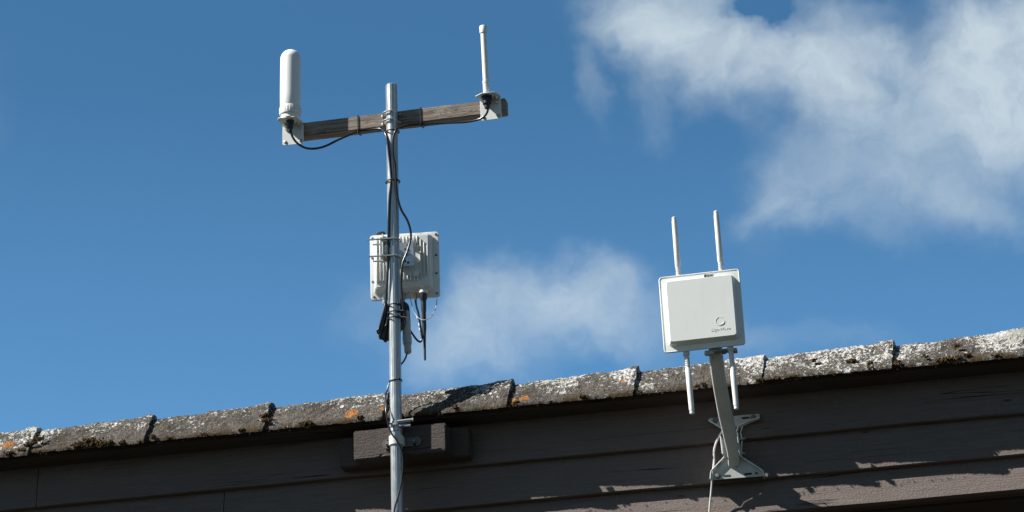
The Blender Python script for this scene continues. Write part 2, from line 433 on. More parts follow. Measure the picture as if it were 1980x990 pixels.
    def build(s, name, mat, parent=None, off=None, smooth=35):
        me = bpy.data.meshes.new(name)
        if off is not None: bmesh.ops.translate(s.bm, vec=-Vector(off), verts=s.bm.verts)
        s.bm.to_mesh(me); s.bm.free(); me.materials.append(mat)
        if smooth:
            me.shade_smooth(); me.set_sharp_from_angle(angle=R(smooth))
        o = bpy.data.objects.new(name, me); SC.collection.objects.link(o)
        if parent: o.parent = parent
        if off is not None and not parent: o.location = off
        return o
def tag(o, label=None, cat=None, group=None, kind=None):
    if label: o['label'] = label
    if cat: o['category'] = cat
    if group: o['group'] = group
    if kind: o['kind'] = kind
    return o
def thing(name, loc, label, cat, group=None, rot=None):
    o = bpy.data.objects.new(name, None); SC.collection.objects.link(o); o.empty_display_size = .05
    o.location = loc
    if rot: o.rotation_euler = rot.to_euler()
    return tag(o, label, cat, group)
def Rz(a): return Matrix.Rotation(a, 3, 'Z')
def Ry(a): return Matrix.Rotation(a, 3, 'Y')
def Rx(a): return Matrix.Rotation(a, 3, 'X')
def rrect(w, h, r, n=5, y=0, cx=0, cz=0):
    out = []
    for sx, sz, a0 in ((1, 1, 0), (-1, 1, 90), (-1, -1, 180), (1, -1, 270)):
        for k in range(n+1):
            a = R(a0+90*k/n); out.append(Vector((cx+sx*(w/2-r)+r*math.cos(a), y, cz+sz*(h/2-r)+r*math.sin(a))))
    return out

# ------------------------------------------------------------------ ground
g = MB(); g.prism([(-900, -900, 0), (900, -900, 0), (900, 900, 0), (-900, 900, 0)], (0, 0, -.5))
tag(g.build('ground', M_grass, smooth=0), kind='structure')

# ------------------------------------------------------------------ building
XL, XR, LIP = -4.2, 4.2, -.024
bld = thing('timber_building', (0, 2.5, 0), 'dark brown timber-clad building with lichen-covered ridge tiles along its top', 'building')
BO = Vector((0, 2.5, 0))
zA, zB = at(990, 892, LIP).z, at(990, 970, LIP).z
zC = at(1760, 966, LIP).z
zLipT = at(990, 787, -.12).z
zTop = zA + (zA-zB)*1.25
def board(z0, z1, x0, x1, nm='cladding_board', wavy=0.0012):
    """lapped board: the bottom lip stands proud, the top tucks behind the next one"""
    mb = MB(); b = bmesh.new(); n = max(2, int((x1-x0)/.04)); rings = []
    for i in range(n+1):
        x = x0+(x1-x0)*i/n
        w = wavy*noise.noise(Vector((x*3.1, z0*7, 0)))*2
        w2 = .0008*noise.noise(Vector((x*60, z0*5, 3)))*2
        prof = [(LIP+w2, z0+w+.002), (LIP+.003, z0+w+w2), (-.0005, z0+w), (.012, z0+w+.001), (.012, z1), (0, z1)]
        # front face subdivided a little
        rings.append([b.verts.new((x, y, z)) for y, z in prof])
    k = len(rings[0])
    for p, q in zip(rings, rings[1:]):
        for j in range(k): b.faces.new((p[j], p[(j+1) % k], q[(j+1) % k], q[j]))
    b.faces.new(rings[0]); b.faces.new(rings[-1][::-1]); bmesh.ops.recalc_face_normals(b, faces=b.faces)
    mb._add(b); return mb.build(nm, M_board, bld, BO, 30)
xj1 = at(70, 940, LIP).x; xj2 = at(430, 970, LIP).x
ov = .004
for x0, x1 in ((XL, xj1-.0012), (xj1+.0012, XR)): board(zA, zTop, x0, x1)
for x0, x1 in ((XL, xj2-.0012), (xj2+.0012, XR)): board(zB, zA+ov, x0, x1)
board(zC, zB+ov, XL, XR)
# body behind the boards: carcass wall, deep eaves recess below, back parts of the wall
w = MB(); w.box((0, .07, (zC+zTop)/2+.01), (XR-XL-.01, .10, zTop-zC-.03)); w.build('wall_frame', M_fascia, bld, BO, 0)
w = MB(); w.box((0, .56, zC+.03), (XR-XL-.01, .87, .02)); w.build('soffit', M_block2, bld, BO, 0)
w = MB()
w.box((0, 1.05, (zC+.02)/2), (XR-XL-.2, .10, zC+.02))
w.box((0, 4.95, (zC-1.3)/2), (XR-XL-.2, .10, zC-1.3))
w.box((XL+.15, 3.0, (zC-1.3)/2), (.10, 3.9, zC-1.3)); w.box((XR-.15, 3.0, (zC-1.3)/2), (.10, 3.9, zC-1.3))
w.build('wall', M_board, bld, BO, 0)
for xx in (-2.6, 2.6):
    w = MB(); w.box((xx, 1.0-.04, 1.0), (.95, .07, 2.0), bev=.006); dr = w.build('door', M_block2, bld, BO)
    h_ = MB(); h_.tube([(xx+.36, .92, 1.0), (xx+.36, .86, 1.02), (xx+.26, .86, 1.02)], .009, sub=3)
    o_ = h_.build('handle', M_zincd, dr, BO)
# fascia under the ridge overhang (dark colour added to deepen the shade there) and rear roof slope
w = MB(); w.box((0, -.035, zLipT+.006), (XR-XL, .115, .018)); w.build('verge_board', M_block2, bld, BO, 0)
zc = zLipT+.08
w = MB(); w.prism([(XL-.05, .03, zc-.01), (XL-.05, 5.4, zc-1.55), (XL-.05, 5.4, zc-1.62), (XL-.05, .03, zc-.09)], (XR-XL+.1, 0, 0))
roof = w.build('roof', M_roof, bld, BO, 0)

# ridge tiles ----------------------------------------------------------------
joints_px = [60, 285, 515, 745, 985, 1230, 1478, 1730, 1985]
jx = [at(j-4, 787-(j-990)*.096, -.12).x for j in joints_px]
stp = (jx[-1]-jx[1])/7
while jx[0] > XL: jx.insert(0, jx[0]-stp)
while jx[-1] < XR: jx.append(jx[-1]+stp)
PROF = [(-.136, .0), (-.137, .008), (-.121, .028), (-.101, .050), (-.082, .071), (-.068, .090), (-.054, .104), (-.038, .1135), (-.020, .1165), (-.002, .113), (.014, .104), (.030, .090), (.055, .066), (.080, .042), (.100, .022)]
def resample(pr, n):
    d = [0]
    for a, b in zip(pr, pr[1:]): d.append(d[-1]+math.hypot(b[0]-a[0], b[1]-a[1]))
    out = []
    for i in range(n):
        t = d[-1]*i/(n-1); k = max(j for j in range(len(d)-1) if d[j] <= t+1e-9)
        f_ = (t-d[k])/(d[k+1]-d[k]); out.append((pr[k][0]+(pr[k+1][0]-pr[k][0])*f_, pr[k][1]+(pr[k+1][1]-pr[k][1])*f_))
    return out
NV = 46
OUT = resample(PROF, NV)
def make_tile(x0, x1, seed, nu, label=None):
    b = bmesh.new(); rings = []; ln = x1-x0; rnd = random.Random(seed)
    tz = rnd.uniform(-.0025, .0025); ty = rnd.uniform(-.002, .003)
    C = (-.015, .02)
    for i in range(nu+1):
        t = i/nu; x = x0-.035+(ln+.035)*t
        s_ = .845+.140*t + .035*min(1, max(0, (t-.86)*10)) - .03*max(0, 1-t*6)
        ring = []
        edge = min(1, (1-t)*14)
        for k, (y, z) in enumerate(OUT):
            ny, nz = y-C[0], z-C[1]; l_ = math.hypot(ny, nz)
            pz = Vector((x, y, z))
            d_ = .0030*noise.fractal(pz*14+Vector((seed*3.3, 0, 0)), .9, 2, 3) + .0026*noise.fractal(pz*75, .8, 2, 3) + .0022*noise.noise(pz*210)
            if k < 4: d_ *= .5
            sc_ = s_*(1-.012*(1-edge)**2)
            yy = C[0]+ny*sc_+ny/l_*d_+ty; zz = C[1]+nz*s_+nz/l_*d_+tz
            if k == 0: zz += .003*noise.noise(Vector((x*38, seed*2, 7)))+.002*noise.noise(Vector((x*120, seed*2, 7)))
            zz -= (.007*t-.002)*max(0, 1-k/(NV*.45))
            ring.append((x+(.0035*noise.noise(Vector((y*60, z*60, seed))) if i in (0, nu) else 0), yy, zz+zLipT))
        inner = []
        for (x_, y, z) in ring[::-4]:
            ny, nz = y-C[0], z-zLipT-C[1]; l_ = math.hypot(ny, nz); inner.append((x_, y-ny/l_*.016, z-nz/l_*.016))
        rings.append([b.verts.new(p) for p in ring+inner])
    k = len(rings[0])
    for p, q in zip(rings, rings[1:]):
        for j in range(k): b.faces.new((p[j], p[(j+1) % k], q[(j+1) % k], q[j]))
    b.faces.new(rings[0]); b.faces.new(rings[-1][::-1]); bmesh.ops.recalc_face_normals(b, faces=b.faces)
    mb = MB(); mb._add(b)
    o = mb.build('ridge_tile', M_ridge, None, (x0, 0, zLipT), 50)
    o.parent = bld; o.location = Vector((x0, 0, zLipT))-BO
    return o
MOSS = [(60, 858, 8), (45, 873, 6), (160, 862, 12), (172, 853, 9), (185, 858, 10), (150, 866, 8), (200, 862, 7), (75, 847, 7), (300, 847, 5),
        (20, 880, 7), (215, 858, 5), (240, 858, 4), (330, 850, 4), (400, 843, 4), (470, 835, 5), (512, 812, 7), (510, 800, 6), (600, 820, 6), (590, 822, 5),
        (700, 810, 4), (770, 800, 5), (880, 790, 5), (1000, 782, 4), (1130, 770, 4), (1240, 762, 4), (1350, 752, 4), (1360, 745, 3), (1475, 740, 5), (1505, 735, 5),
        (1645, 697, 6), (1683, 705, 8), (1690, 715, 7), (1572, 694, 4), (1735, 705, 6), (1820, 702, 7), (1835, 697, 6), (1855, 694, 6), (1870, 690, 5), (1790, 690, 4), (1850, 665, 5), (1930, 690, 4)]
tiles = []
for i, (a, b) in enumerate(zip(jx, jx[1:])):
    vis = -1.9 < (a+b)/2 < 1.9
    t_ = make_tile(a, b, i+1, 150 if vis else 40); tiles.append((a, b, t_))
for i, (a, b, t_) in enumerate(tiles):
    mb = MB(); cnt = 0
    for px, py, sz in MOSS:
        p = at(px, py, -.112)
        if not (a <= p.x < b): continue
        rel = min(max(p.z-zLipT, -.006), .11)
        y = -.119+max(0, rel)*.62
        cnt += 1
        for k in range(int(16*sz/4)):
            q = Vector((p.x+random.gauss(0, sz*.0011), y+random.gauss(0, .003), zLipT+rel+random.gauss(0, sz*.00055)))
            q.y = -.135+max(0, q.z-zLipT)*.62+random.uniform(-.004, .002)
            bb = bmesh.new(); bmesh.ops.create_icosphere(bb, subdivisions=1, radius=random.uniform(.0018, .0045))
            for v_ in bb.verts: v_.co *= random.uniform(.7, 1.35)
            bmesh.ops.translate(bb, vec=q, verts=bb.verts); mb._add(bb)
    # a sparse fringe of moss crumbs along the drip edge
    if -1.9 < (a+b)/2 < 1.9:
        cnt += 1
        for k in range(24):
            x = random.uniform(a, b)
            if noise.noise(Vector((x*22, 5, 0))) < -.05: continue
            bb = bmesh.new(); bmesh.ops.create_icosphere(bb, subdivisions=1, radius=random.uniform(.0010, .0026))
            for v_ in bb.verts: v_.co *= random.uniform(.7, 1.35)
            bmesh.ops.translate(bb, vec=(x, -.135+random.uniform(-.003, .004), zLipT+random.uniform(-.006, .004)-.004), verts=bb.verts); mb._add(bb)
    if cnt:
        o = mb.build('moss', M_moss, None, (a, 0, zLipT)); o.parent = t_; o.location = (0, 0, 0); o['kind'] = 'stuff'
        tag(o)

# ------------------------------------------------------------------ mounting blocks
def px_block(name, px, Y0, depth, mat, label, bev=.003):
    pts = [at(x, y, Y0) for x, y in px]
    x0 = (pts[0].x+pts[3].x)/2; x1 = (pts[1].x+pts[2].x)/2; z1 = (pts[0].z+pts[1].z)/2; z0 = (pts[2].z+pts[3].z)/2
    b = bmesh.new(); bmesh.ops.create_cube(b, size=1); bmesh.ops.scale(b, vec=(x1-x0, depth, z1-z0), verts=b.verts)
    bmesh.ops.subdivide_edges(b, edges=[e for e in b.edges if abs(e.verts[0].co.x-e.verts[1].co.x) > .01], cuts=24, use_grid_fill=True)
    bmesh.ops.bevel(b, geom=[e for e in b.edges if e.calc_face_angle(0) > .5], offset=bev, segments=2, affect='EDGES')
    for v_ in b.verts:
        v_.co += Vector((0, .0009, .0012))*noise.noise(v_.co*40+Vector((x0, 0, 0)))
        v_.co.z += .0015*noise.noise(Vector((v_.co.x*9, x0, 2)))
    mb = MB(); mb._add(b); o = mb.build(name, mat, smooth=40); o.location = ((x0+x1)/2, Y0+depth/2, (z0+z1)/2)
    return tag(o, label, 'wood block')
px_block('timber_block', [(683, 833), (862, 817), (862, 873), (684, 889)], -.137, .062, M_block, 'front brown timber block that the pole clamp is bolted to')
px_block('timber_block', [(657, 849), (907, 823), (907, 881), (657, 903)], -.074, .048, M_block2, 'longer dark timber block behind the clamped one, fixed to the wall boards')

# ------------------------------------------------------------------ mast
YM = -.160; RM = .0172
pT = at(757, 164, YM); pB = at(768.3, 985, YM)
mdir = (pT-pB).normalized(); foot = pB - mdir*(pB.z/mdir.z)
mast = thing('antenna_mast', foot, 'tall galvanised steel pole clamped to the timber block in front of the roof edge', 'pole')
mq = Vector((0, 0, 1)).rotation_difference(mdir).to_matrix(); mast.rotation_euler = mq.to_euler()
H = (pT-foot).length
def mast_z(py):   # height along the mast for an image row
    p = at(757+(py-164)*11.3/821, py, YM); return (p-foot).dot(mdir)
m_ = MB(); m_.lathe([(RM, 0), (RM, H-.0025), (RM-.0015, H-.0005), (RM-.0045, H), (RM-.0045, H-.03), (0, H-.03)], n=160)
for v_ in m_.bm.verts:
    an = math.atan2(v_.co.y, v_.co.x); rr_ = math.hypot(v_.co.x, v_.co.y)
    if rr_ > 1e-5:
        k_ = 1+(.00016*math.cos(9*an+1)+.00010*math.cos(17*an+2)+.00006*math.cos(29*an))/RM
        v_.co.x *= k_; v_.co.y *= k_
m_.build('pole', M_pole, mast, smooth=30)
z = mast_z(851)
c = MB(); 
zz = mast_z(853)
c.lathe([(RM+.0005, zz-.014), (RM+.0045, zz-.0135), (RM+.0045, zz+.0135), (RM+.0005, zz+.014)], n=40)
for sx, xe in ((-1, .033), (1, .056)):
    c.box((sx*.0195, .008, zz), (.004, .021, .0265), bev=.001)
pc = c.build('pipe_clamp', M_arm, mast)
for sx, xe, xb in ((-1, .033, .031), (1, .056, .050)):
    c = MB(); c.box((sx*(.018+xe)/2, .0175, zz), (xe-.018, .004, .0285), bev=.0012)
    c.lathe([(.0142, -.002), (.0142, .002)], (sx*xe, .0175, zz), (0, 1, 0), 24); c.build('flange', M_flange, pc)
    b_ = MB(); b_.lathe([(.0085, 0), (.0085, .002), (.006, .002), (.006, .006), (.0045, .008), (0, .008)], (sx*xb, .0155, zz), (0, -1, 0), 6)
    b_.build('bolt', M_bolt, pc)
zh = mast_z(822)
c = MB()
c.lathe([(RM, zh-.008), (RM+.0025, zh-.0078), (RM+.0025, zh+.0078), (RM, zh+.008)], n=40)
c.lathe([(RM, zh-.022), (RM+.0018, zh-.0215), (RM+.0018, zh-.0125), (RM, zh-.012)], n=40)
c.box((.028, -.016, zh+.003), (.040, .011, .008), Ry(R(-3)), .002); c.box((.030, -.013, zh-.008), (.034, .011, .008), Ry(R(6)), .002)
c.box((-.006, -.0195, zh-.002), (.026, .005, .006), Ry(R(14)), .0015)
hc = c.build('hose_clamp', M_zincd, mast)
b_ = MB(); b_.cyl((.008, -.021, zh+.004), (.052, -.019, zh+.006), .0035, 12); b_.lathe([(.006, 0), (.006, .004), (0, .005)], (.052, -.018, zh+.0055), (1, 0, 0), 6); b_.build('screw', M_zincd, hc)

# cable ties round the mast ------------------------------------------------
def mast_tie(py, label, r=RM+.0035, th=.0021, bump=True, tail=None, width=1.0, grp='cable ties round the pole'):
    z_ = mast_z(py); o_ = foot+mdir*z_
    t = MB(); pts = []
    for k in range(20):
        a = 2*math.pi*k/20; rr_ = r+(.0035 if (bump and -2.1 < (a-2*math.pi if a > math.pi else a) < -1.0) else 0)
        pts.append((rr_*math.cos(a)*width, rr_*math.sin(a), .0015*math.sin(a+1)))
    t.tube(pts, th, 8, True, 3)
    t.box((r*.72, -r*.72, .001), (.006, .006, .006), Rz(R(-45)), .001)
    if tail: t.tube([(r*.8, -r*.7, 0), tuple(Vector((r, -r*.9, .002))+Vector(tail)*.5), tuple(Vector((r, -r, 0))+Vector(tail))], .0013, 6)
    o = t.build('cable_tie', M_tie); o.location = o_; o.rotation_euler = mq.to_euler()
    return tag(o, label, 'cable tie', grp)
mast_tie(256, 'black cable tie round the pole just under the wooden crossbar')
mast_tie(352, 'black cable tie round the pole midway between crossbar and finned radio unit')
mast_tie(592, 'topmost of three black ties round the pole at the hanging cable bundle')
mast_tie(606, 'middle of three black ties round the pole at the hanging cable bundle', tail=(.012, 0, -.002))
mast_tie(617, 'lowest of three black ties round the pole at the hanging cable bundle', tail=(.028, -.004, -.012))
mast_tie(737, 'single thin black tie round the bare pole just above the roof tiles', r=RM+.001, bump=False)

# ------------------------------------------------------------------ crossbar
YB = -.1425                                  # front face of the bar
a = at(590, 249.5, YB); b = at(925, 208, YB)
bd = (b-a).normalized(); tilt = math.atan2(bd.z, bd.x)
bc = at(757, 229.5, YB)
BR = Ry(-tilt)
bar = thing('wooden_crossbar', bc, 'weathered grey wooden bar bolted across the top of the pole', 'wooden bar', rot=BR)
def bar_x(px): 
    p = at(px, 229.5-(px-757)*.124, YB); return (p-bc).dot(bd)
x0, x1 = bar_x(545), bar_x(977)
HB, DB = .0445, .040
b_ = bmesh.new(); bmesh.ops.create_cube(b_, size=1); bmesh.ops.scale(b_, vec=(x1-x0, DB, HB), verts=b_.verts)
bmesh.ops.translate(b_, vec=((x0+x1)/2, DB/2, 0), verts=b_.verts)
bmesh.ops.subdivide_edges(b_, edges=[e for e in b_.edges if abs(e.verts[0].co.x-e.verts[1].co.x) > .01], cuts=60, use_grid_fill=True)
bmesh.ops.bevel(b_, geom=[e for e in b_.edges if e.calc_face_angle(0) > .5], offset=.0022, segments=2, affect='EDGES')
for v_ in b_.verts: v_.co += Vector((0, .0006, .001))*noise.noise(v_.co*35); 
mb = MB(); mb._add(b_); mb.build('beam', M_grey, bar, smooth=40)
for dz in (.0095, -.0165):
    t = MB(); ps = []; rr_ = RM+.0042
    ps.append((rr_+.0035, .006, dz)); ps.append((rr_+.002, -.006, dz))
    for k in range(0, 13):
        an = math.pi*k/12; ps.append((rr_*math.cos(an), -RM-.0005-rr_*math.sin(an)+.001, dz))
    ps.append((-rr_-.002, -.006, dz)); ps.append((-rr_-.0035, .006, dz))
    t.tube(ps, .0026, 10, False, 3)
    ub = t.build('u_bolt', M_zinc, bar)
    for sx in (-1, 1):
        n_ = MB(); n_.lathe([(.0060, 0), (.0060, .0014), (.0046, .0014), (.0046, .0050), (.0030, .0056)], (sx*(rr_+.004), -.001, dz), (0, -1, 0), 6)
        n_.build('nut', M_zincd, ub)
def bar_tie(px, label):
    x = bar_x(px); t = MB(); hy, hz = DB/2+.002, HB/2+.002; cs = []
    for sx, sz, a0 in ((1, 1, 0), (-1, 1, 90), (-1, -1, 180), (1, -1, 270)):
        for k in range(4):
            an = R(a0+30*k); cs.append((x+.001*math.sin(an), DB/2+sx*(hy-.004)+.004*math.cos(an), sz*(hz-.004)+.004*math.sin(an)))
    cs = cs[:12] + [(x, -.0025, -hz-.004), (x, .004, -hz-.0095), (x, DB*.6, -hz-.006)] + cs[15:]
    # a strap bowed off the front face
    cs = [(c_[0]+(.004 if c_[1] < DB/2 and abs(c_[2]) < hz*.8 else 0), c_[1], c_[2]) for c_ in cs]
    t.tube(cs, .0013, 8, True, 2)
    t.box((x, .003, -hz-.006), (.006, .007, .006), bev=.001)
    o = t.build('cable_tie', M_tie); o.location = bc; o.rotation_euler = BR.to_euler()
    tag(o, label, 'cable tie', 'cable ties round the wooden bar')
bar_tie(692, 'black cable tie round the wooden bar left of the pole')
bar_tie(813, 'black cable tie round the wooden bar right of the pole')

# ------------------------------------------------------------------ antennas on the crossbar
def mount(t, w=.0655, h=.064, dpt=.062, top=0.0, skew=0):
    """L-shaped plate: flange forward, plate down over the bar"""
    p = MB(); th = .0026
    poly = rrect(w, h, .006, 4, y=-.0005, cz=-h/2)
    p.prism(poly, (0, -th, 0), .0006)
    fl = [(-w/2, -.0006, 0), (w/2, -.0006, 0), (w/2+.001, -.020, 0), (w/2-.012, -dpt, 0), (-w/2+.004, -dpt, 0), (-w/2-.002, -dpt+.010, 0), (-w/2-.001, -.022, 0)]
    if skew: fl = [(-w/2, -.0006, 0), (w/2, -.0006, 0), (w/2+.001, -.024, 0), (w/2-.009, -dpt+.003, 0), (-w/2+.016, -dpt, 0), (-w/2-.006, -dpt+.016, 0), (-w/2-.001, -.022, 0)]
    p.prism(fl, (0, 0, th), .0006)
    o = p.build('bracket', M_brack, t)
    for sx in (-1, 1):
        q = MB(); q.lathe([(.0048, 0), (.0048, .0012), (.003, .0022), (0, .0022)], (sx*(w/2-.009), -.0037, -h+.010), (0, -1, 0), 16); q.build('screw', M_zincd, o)
        q = MB(); q.lathe([(.0068, 0), (.0068, .003), (.004, .007), (0, .007)], (sx*(w/2-.012), -.016, -.0005), (0, 0, -1), 6); q.build('bolt', M_zinc, o)
        q = MB(); q.lathe([(.0058, 0), (.0058, .003), (.0035, .006), (0, .006)], (sx*(w/2-.013), -.0037, -.013), (0, -1, 0), 6); q.build('bolt', M_zinc, o)
    return o
lp = at(567.3, 242, YB-.001)
A1 = thing('dome_antenna', lp, 'thick white round-topped antenna standing at the left end of the wooden bar', 'antenna', rot=Ry(R(1.0)))
mount(A1)
ay = -.036
prof = [(.0302, .044), (.0310, .047), (.0314, .080)] + [(.0316, .080+k*.02) for k in range(1, 5)] + [(.0314, .200)]
for k in range(1, 12):
    an = math.pi/2*k/11; prof.append((.0314*math.cos(an), .200+.0305*math.sin(an)))
rad = MB(); rad.lathe(prof, (0, ay, 0), n=56); rd = rad.build('radome', M_white, A1, smooth=50)
cr = MB(); cr.lathe([(.024, .0028), (.028, .0035), (.028, .017), (.0318, .018), (.0325, .021), (.0325, .039), (.0308, .0437), (.026, .044)], (0, ay, 0), n=48)
for k in range(24):
    an = 2*math.pi*k/24; cr.box((.0325*math.cos(an), ay+.0325*math.sin(an), .030), (.0016, .003, .016), Rz(an), .0005)
cr.build('collar', M_offw, A1)
cn = MB(); cn.lathe([(.0115, 0), (.0115, -.009), (.0092, -.0095), (.0092, -.024), (.0070, -.026), (.0062, -.036), (.004, -.038)], (0, ay, .0), n=20); cn.build('connector', M_black, A1)

lp2 = at(948.5, 192.5, YB-.001)
A2 = thing('whip_antenna', lp2, 'slim white capped antenna standing at the right end of the wooden bar', 'antenna', rot=Ry(-R(1.2)))
mount(A2, w=.064, h=.066, dpt=.052, skew=1)
ay = -.026; ax = -.006
w_ = MB(); w_.lathe([(.0088, .045), (.0088, .209)], (ax, ay, 0), n=28); w_.build('mast_tube', M_offw, A2)
w_ = MB(); w_.lathe([(.0108, .206), (.0114, .209), (.0114, .227), (.010, .2295), (.006, .2305), (0, .2308)], (ax, ay, 0), n=28); w_.build('cap', M_offw, A2)
w_ = MB(); w_.lathe([(.0088, .003), (.0088, .012), (.0096, .012), (.0096, .042), (.0104, .043), (.0104, .049), (.0088, .050)], (ax, ay, 0), n=28); w_.build('ferrule', M_brack, A2)
w_ = MB(); w_.lathe([(.0165, 0), (.0165, -.006), (.013, -.0065), (.013, -.024), (.0085, -.027), (.008, -.038), (.005, -.040)], (ax, ay, 0), n=20); w_.build('connector', M_black, A2)

# ------------------------------------------------------------------ cables (points: image column, row, depth plane)
def cable(pts, r, mat, label, name='cable', grp=None, sub=7, cat='cable'):
    ps = [at(*p) for p in pts]; o0 = ps[0].copy()
    t = MB(); t.tube([p-o0 for p in ps], r, 10, False, sub)
    o = t.build(name, mat, smooth=60); o.location = o0
    return tag(o, label, cat, grp)
YF = YM-RM-.0045
c1 = A1.matrix_basis
cable([(561, 235, -.1795), (561.5, 248, -.1795), (564.5, 262, -.178), (573, 275, -.174), (588, 285, -.168), (606, 287.5, -.163), (628, 283, -.158), (655, 270, -.152), (680, 259, -.143), (695, 254, -.137),
       (715, 251, -.138), (729, 249, -.142), (738, 250, -.150), (745, 258, -.172), (750, 280, YF+.001), (754, 315, YF), (756.5, 342, YF), (756, 356, YF), (753, 385, YF+.002), (751.5, 430, YF+.003),
       (750.5, 480, YF+.003), (749.5, 530, YF+.002), (746.5, 575, YF+.006), (745, 600, YF+.010), (741, 625, YF+.012), (737, 645, YF+.016)], .0035, M_cable,
      'black cable sagging from the thick round-topped antenna, then running down the left of the pole')
cable([(944, 197, -.168), (944, 207, -.169), (941.5, 218, -.168), (934, 227, -.163), (922, 232, -.156), (900, 236, -.149), (870, 237.5, -.143), (840, 238.5, -.139), (812, 240.5, -.138), (790, 243, -.142), (777, 246, -.160), (767, 251, YF+.002),
       (761.5, 262, YF), (759.5, 280, YF), (760, 300, YF), (764, 320, YF+.001), (765, 345, YF), (766, 360, YF+.001), (769.5, 385, YF+.008), (776, 406, YF+.012), (787, 425, YF+.016), (793.5, 445, YF+.018), (794, 462, YF+.018), (788, 485, YF+.014), (779, 508, YF+.010),
       (776, 530, YF+.008), (776, 555, YF+.008), (779, 590, YF+.010), (783, 625, YF+.012)], .0035, M_cable,
      'black cable from the slim capped antenna, bowing out to the right of the pole')
# coiled slack left and right of the mast
def coil(name, loops, r, label):
    t = MB(); o0 = at(*loops[0][0])
    for lp_ in loops: t.tube([at(*p)-o0 for p in lp_], r, 8, True, 5)
    o = t.build(name, M_cable, smooth=60); o.location = o0; return tag(o, label, 'cable coil')
loops = []
for k in range(10):
    d = k*1.9; xb = 732+k*2.6+random.uniform(-1, 1); yb = 660-abs(k-5)*1.6-(6 if k == 0 else 0)+random.uniform(-2, 2); xt = 746+k*.9
    Yk = -.170+k*.0035
    loops.append([(xt, 584+k*2, Yk), (xt+3.5, 600, Yk), (xt+1-d*.1, 628, Yk), (xb+6, yb-10, Yk), (xb+1.5, yb, Yk), (xb-1.5, yb-6, Yk-.004), (xb+2, 634-k*.5, Yk-.004), (xt-4, 602, Yk-.004)])
coil('cable_coil', loops, .0032, 'bundle of looped black cable hanging left of the pole below the radio unit')
loops = []
for k in range(6):
    xb = 770+k*3.0; Yk = -.150+k*.004; yb = 648-k*6+random.uniform(-2, 2)
    loops.append([(770+k*1.2, 576+k*2, Yk), (775+k*2.6, 590, Yk), (778+k*2.6, 612, Yk), (xb+6, 632-k*2, Yk), (xb, yb, Yk), (xb-4, yb-12, Yk-.004), (768+k, 604, Yk-.004)])
coil('cable_coil', loops, .0032, 'bundle of looped black cable tied against the right side of the pole')
cable([(787, 683, -.135), (785, 690, -.137), (781, 698, -.142), (774, 706, -.142), (764, 716, -.136), (754, 738, -.136), (748.5, 755, -.142), (745.5, 770, -.160), (746.5, 795, YF-.002), (750, 818, YF-.004), (757, 838, YF-.007), (766, 850, YF-.006), (774, 865, YF-.003),
       (778.5, 882, YF+.0), (779, 900, YF+.001), (776.5, 930, YF+.0), (771, 955, YF), (765, 975, YF), (762, 992, YF), (760, 1030, YF), (761, 1100, YF)], .0026, M_cable,
      'thin black cable curling down over the pole in front of the timber block')

# ------------------------------------------------------------------ finned radio unit on the mast
bp = at(783.5, 516.5, -.052)
RB = Rz(R(7.0))
rb = thing('radio_unit', bp, 'finned off-white outdoor radio unit fixed behind the pole, seen from its back', 'radio unit', rot=RB)
WB, HBx = .2065, .206
q = MB(); q.prism(rrect(WB, HBx, .010, 5, y=0), (0, -.012, 0), .002, 2)
q.prism(rrect(WB-.012, HBx-.012, .012, 5, y=.016), (0, -.015, 0), .003, 2)
q.build('front_cover', M_cast, rb)
q = MB()
hx0, hx1, hz0, hz1 = -.091, .086, -.078, .092
bl = [Vector((hx0, -.0115, hz0-.012)), Vector((hx1, -.0115, hz0-.012)), Vector((hx1, -.0115, hz1)), Vector((hx0, -.0115, hz1))]
b_ = bmesh.new()
v0 = [b_.verts.new(p) for p in bl]
v1 = [b_.verts.new(p) for p in (Vector((hx0+.006, -.038, hz0+.003)), Vector((hx1-.010, -.038, hz0+.003)), Vector((hx1-.010, -.038, hz1-.006)), Vector((hx0+.006, -.038, hz1-.006)))]
b_.faces.new(v0); b_.faces.new(v1[::-1])
for i in range(4): b_.faces.new((v0[i], v0[(i+1) % 4], v1[(i+1) % 4], v1[i]))
bmesh.ops.recalc_face_normals(b_, faces=b_.faces); bmesh.ops.bevel(b_, geom=b_.edges[:], offset=.003, segments=2, affect='EDGES'); q._add(b_)
body = q.build('housing', M_cast, rb)
q = MB()
nf_ = 16
for k in range(nf_):
    x = hx0+.012+(hx1-.014-hx0-.012)*k/(nf_-1)
    z0, z1 = hz0+.014, hz1-.008
    if k >= 13: z0 += .012*(k-12)*.4; z1 -= .010*(k-12)
    spans = [(z0, z1)]
    if .005 < x < .045: spans = [(z0, -.038 if x < .04 else -.030), (.055-abs(x-.03)*.3, z1)]
    for s0, s1 in spans:
        pr_ = [Vector((x-.0022, -.036, s0)), Vector((x-.0022, -.036, s1)), Vector((x-.0016, -.0475, s1-.006)), Vector((x-.0016, -.0475, s0+.008))]
        q.prism(pr_, (.0034, 0, 0), .0007)
q.build('cooling_fins', M_cast, body)
q = MB()
for x, z in ((WB/2-.009, HBx/2-.009), (WB/2-.009, .028), (WB/2-.009, -.030), (WB/2-.009, -HBx/2+.010), (-WB/2+.008, HBx/2-.010), (-WB/2+.007, -.045), (-WB/2+.010, -HBx/2+.010), (-WB/2+.007, .03)):
    s_ = MB(); s_.lathe([(.0036, 0), (.0036, .0015), (.002, .0022), (0, .0022)], (x, -.0118, z), (0, -1, 0), 14); s_.build('screw', M_bolt, rb)
q.bm.free()
for x, z in ((.028, .055), (.0385, -.040), (-.008, .052)):
    s_ = MB(); s_.lathe([(.0095, 0), (.0095, .010), (.0075, .012), (0, .012)], (x, -.036, z), (0, -1, 0), 20)
    s_.build('boss', M_cast, rb)
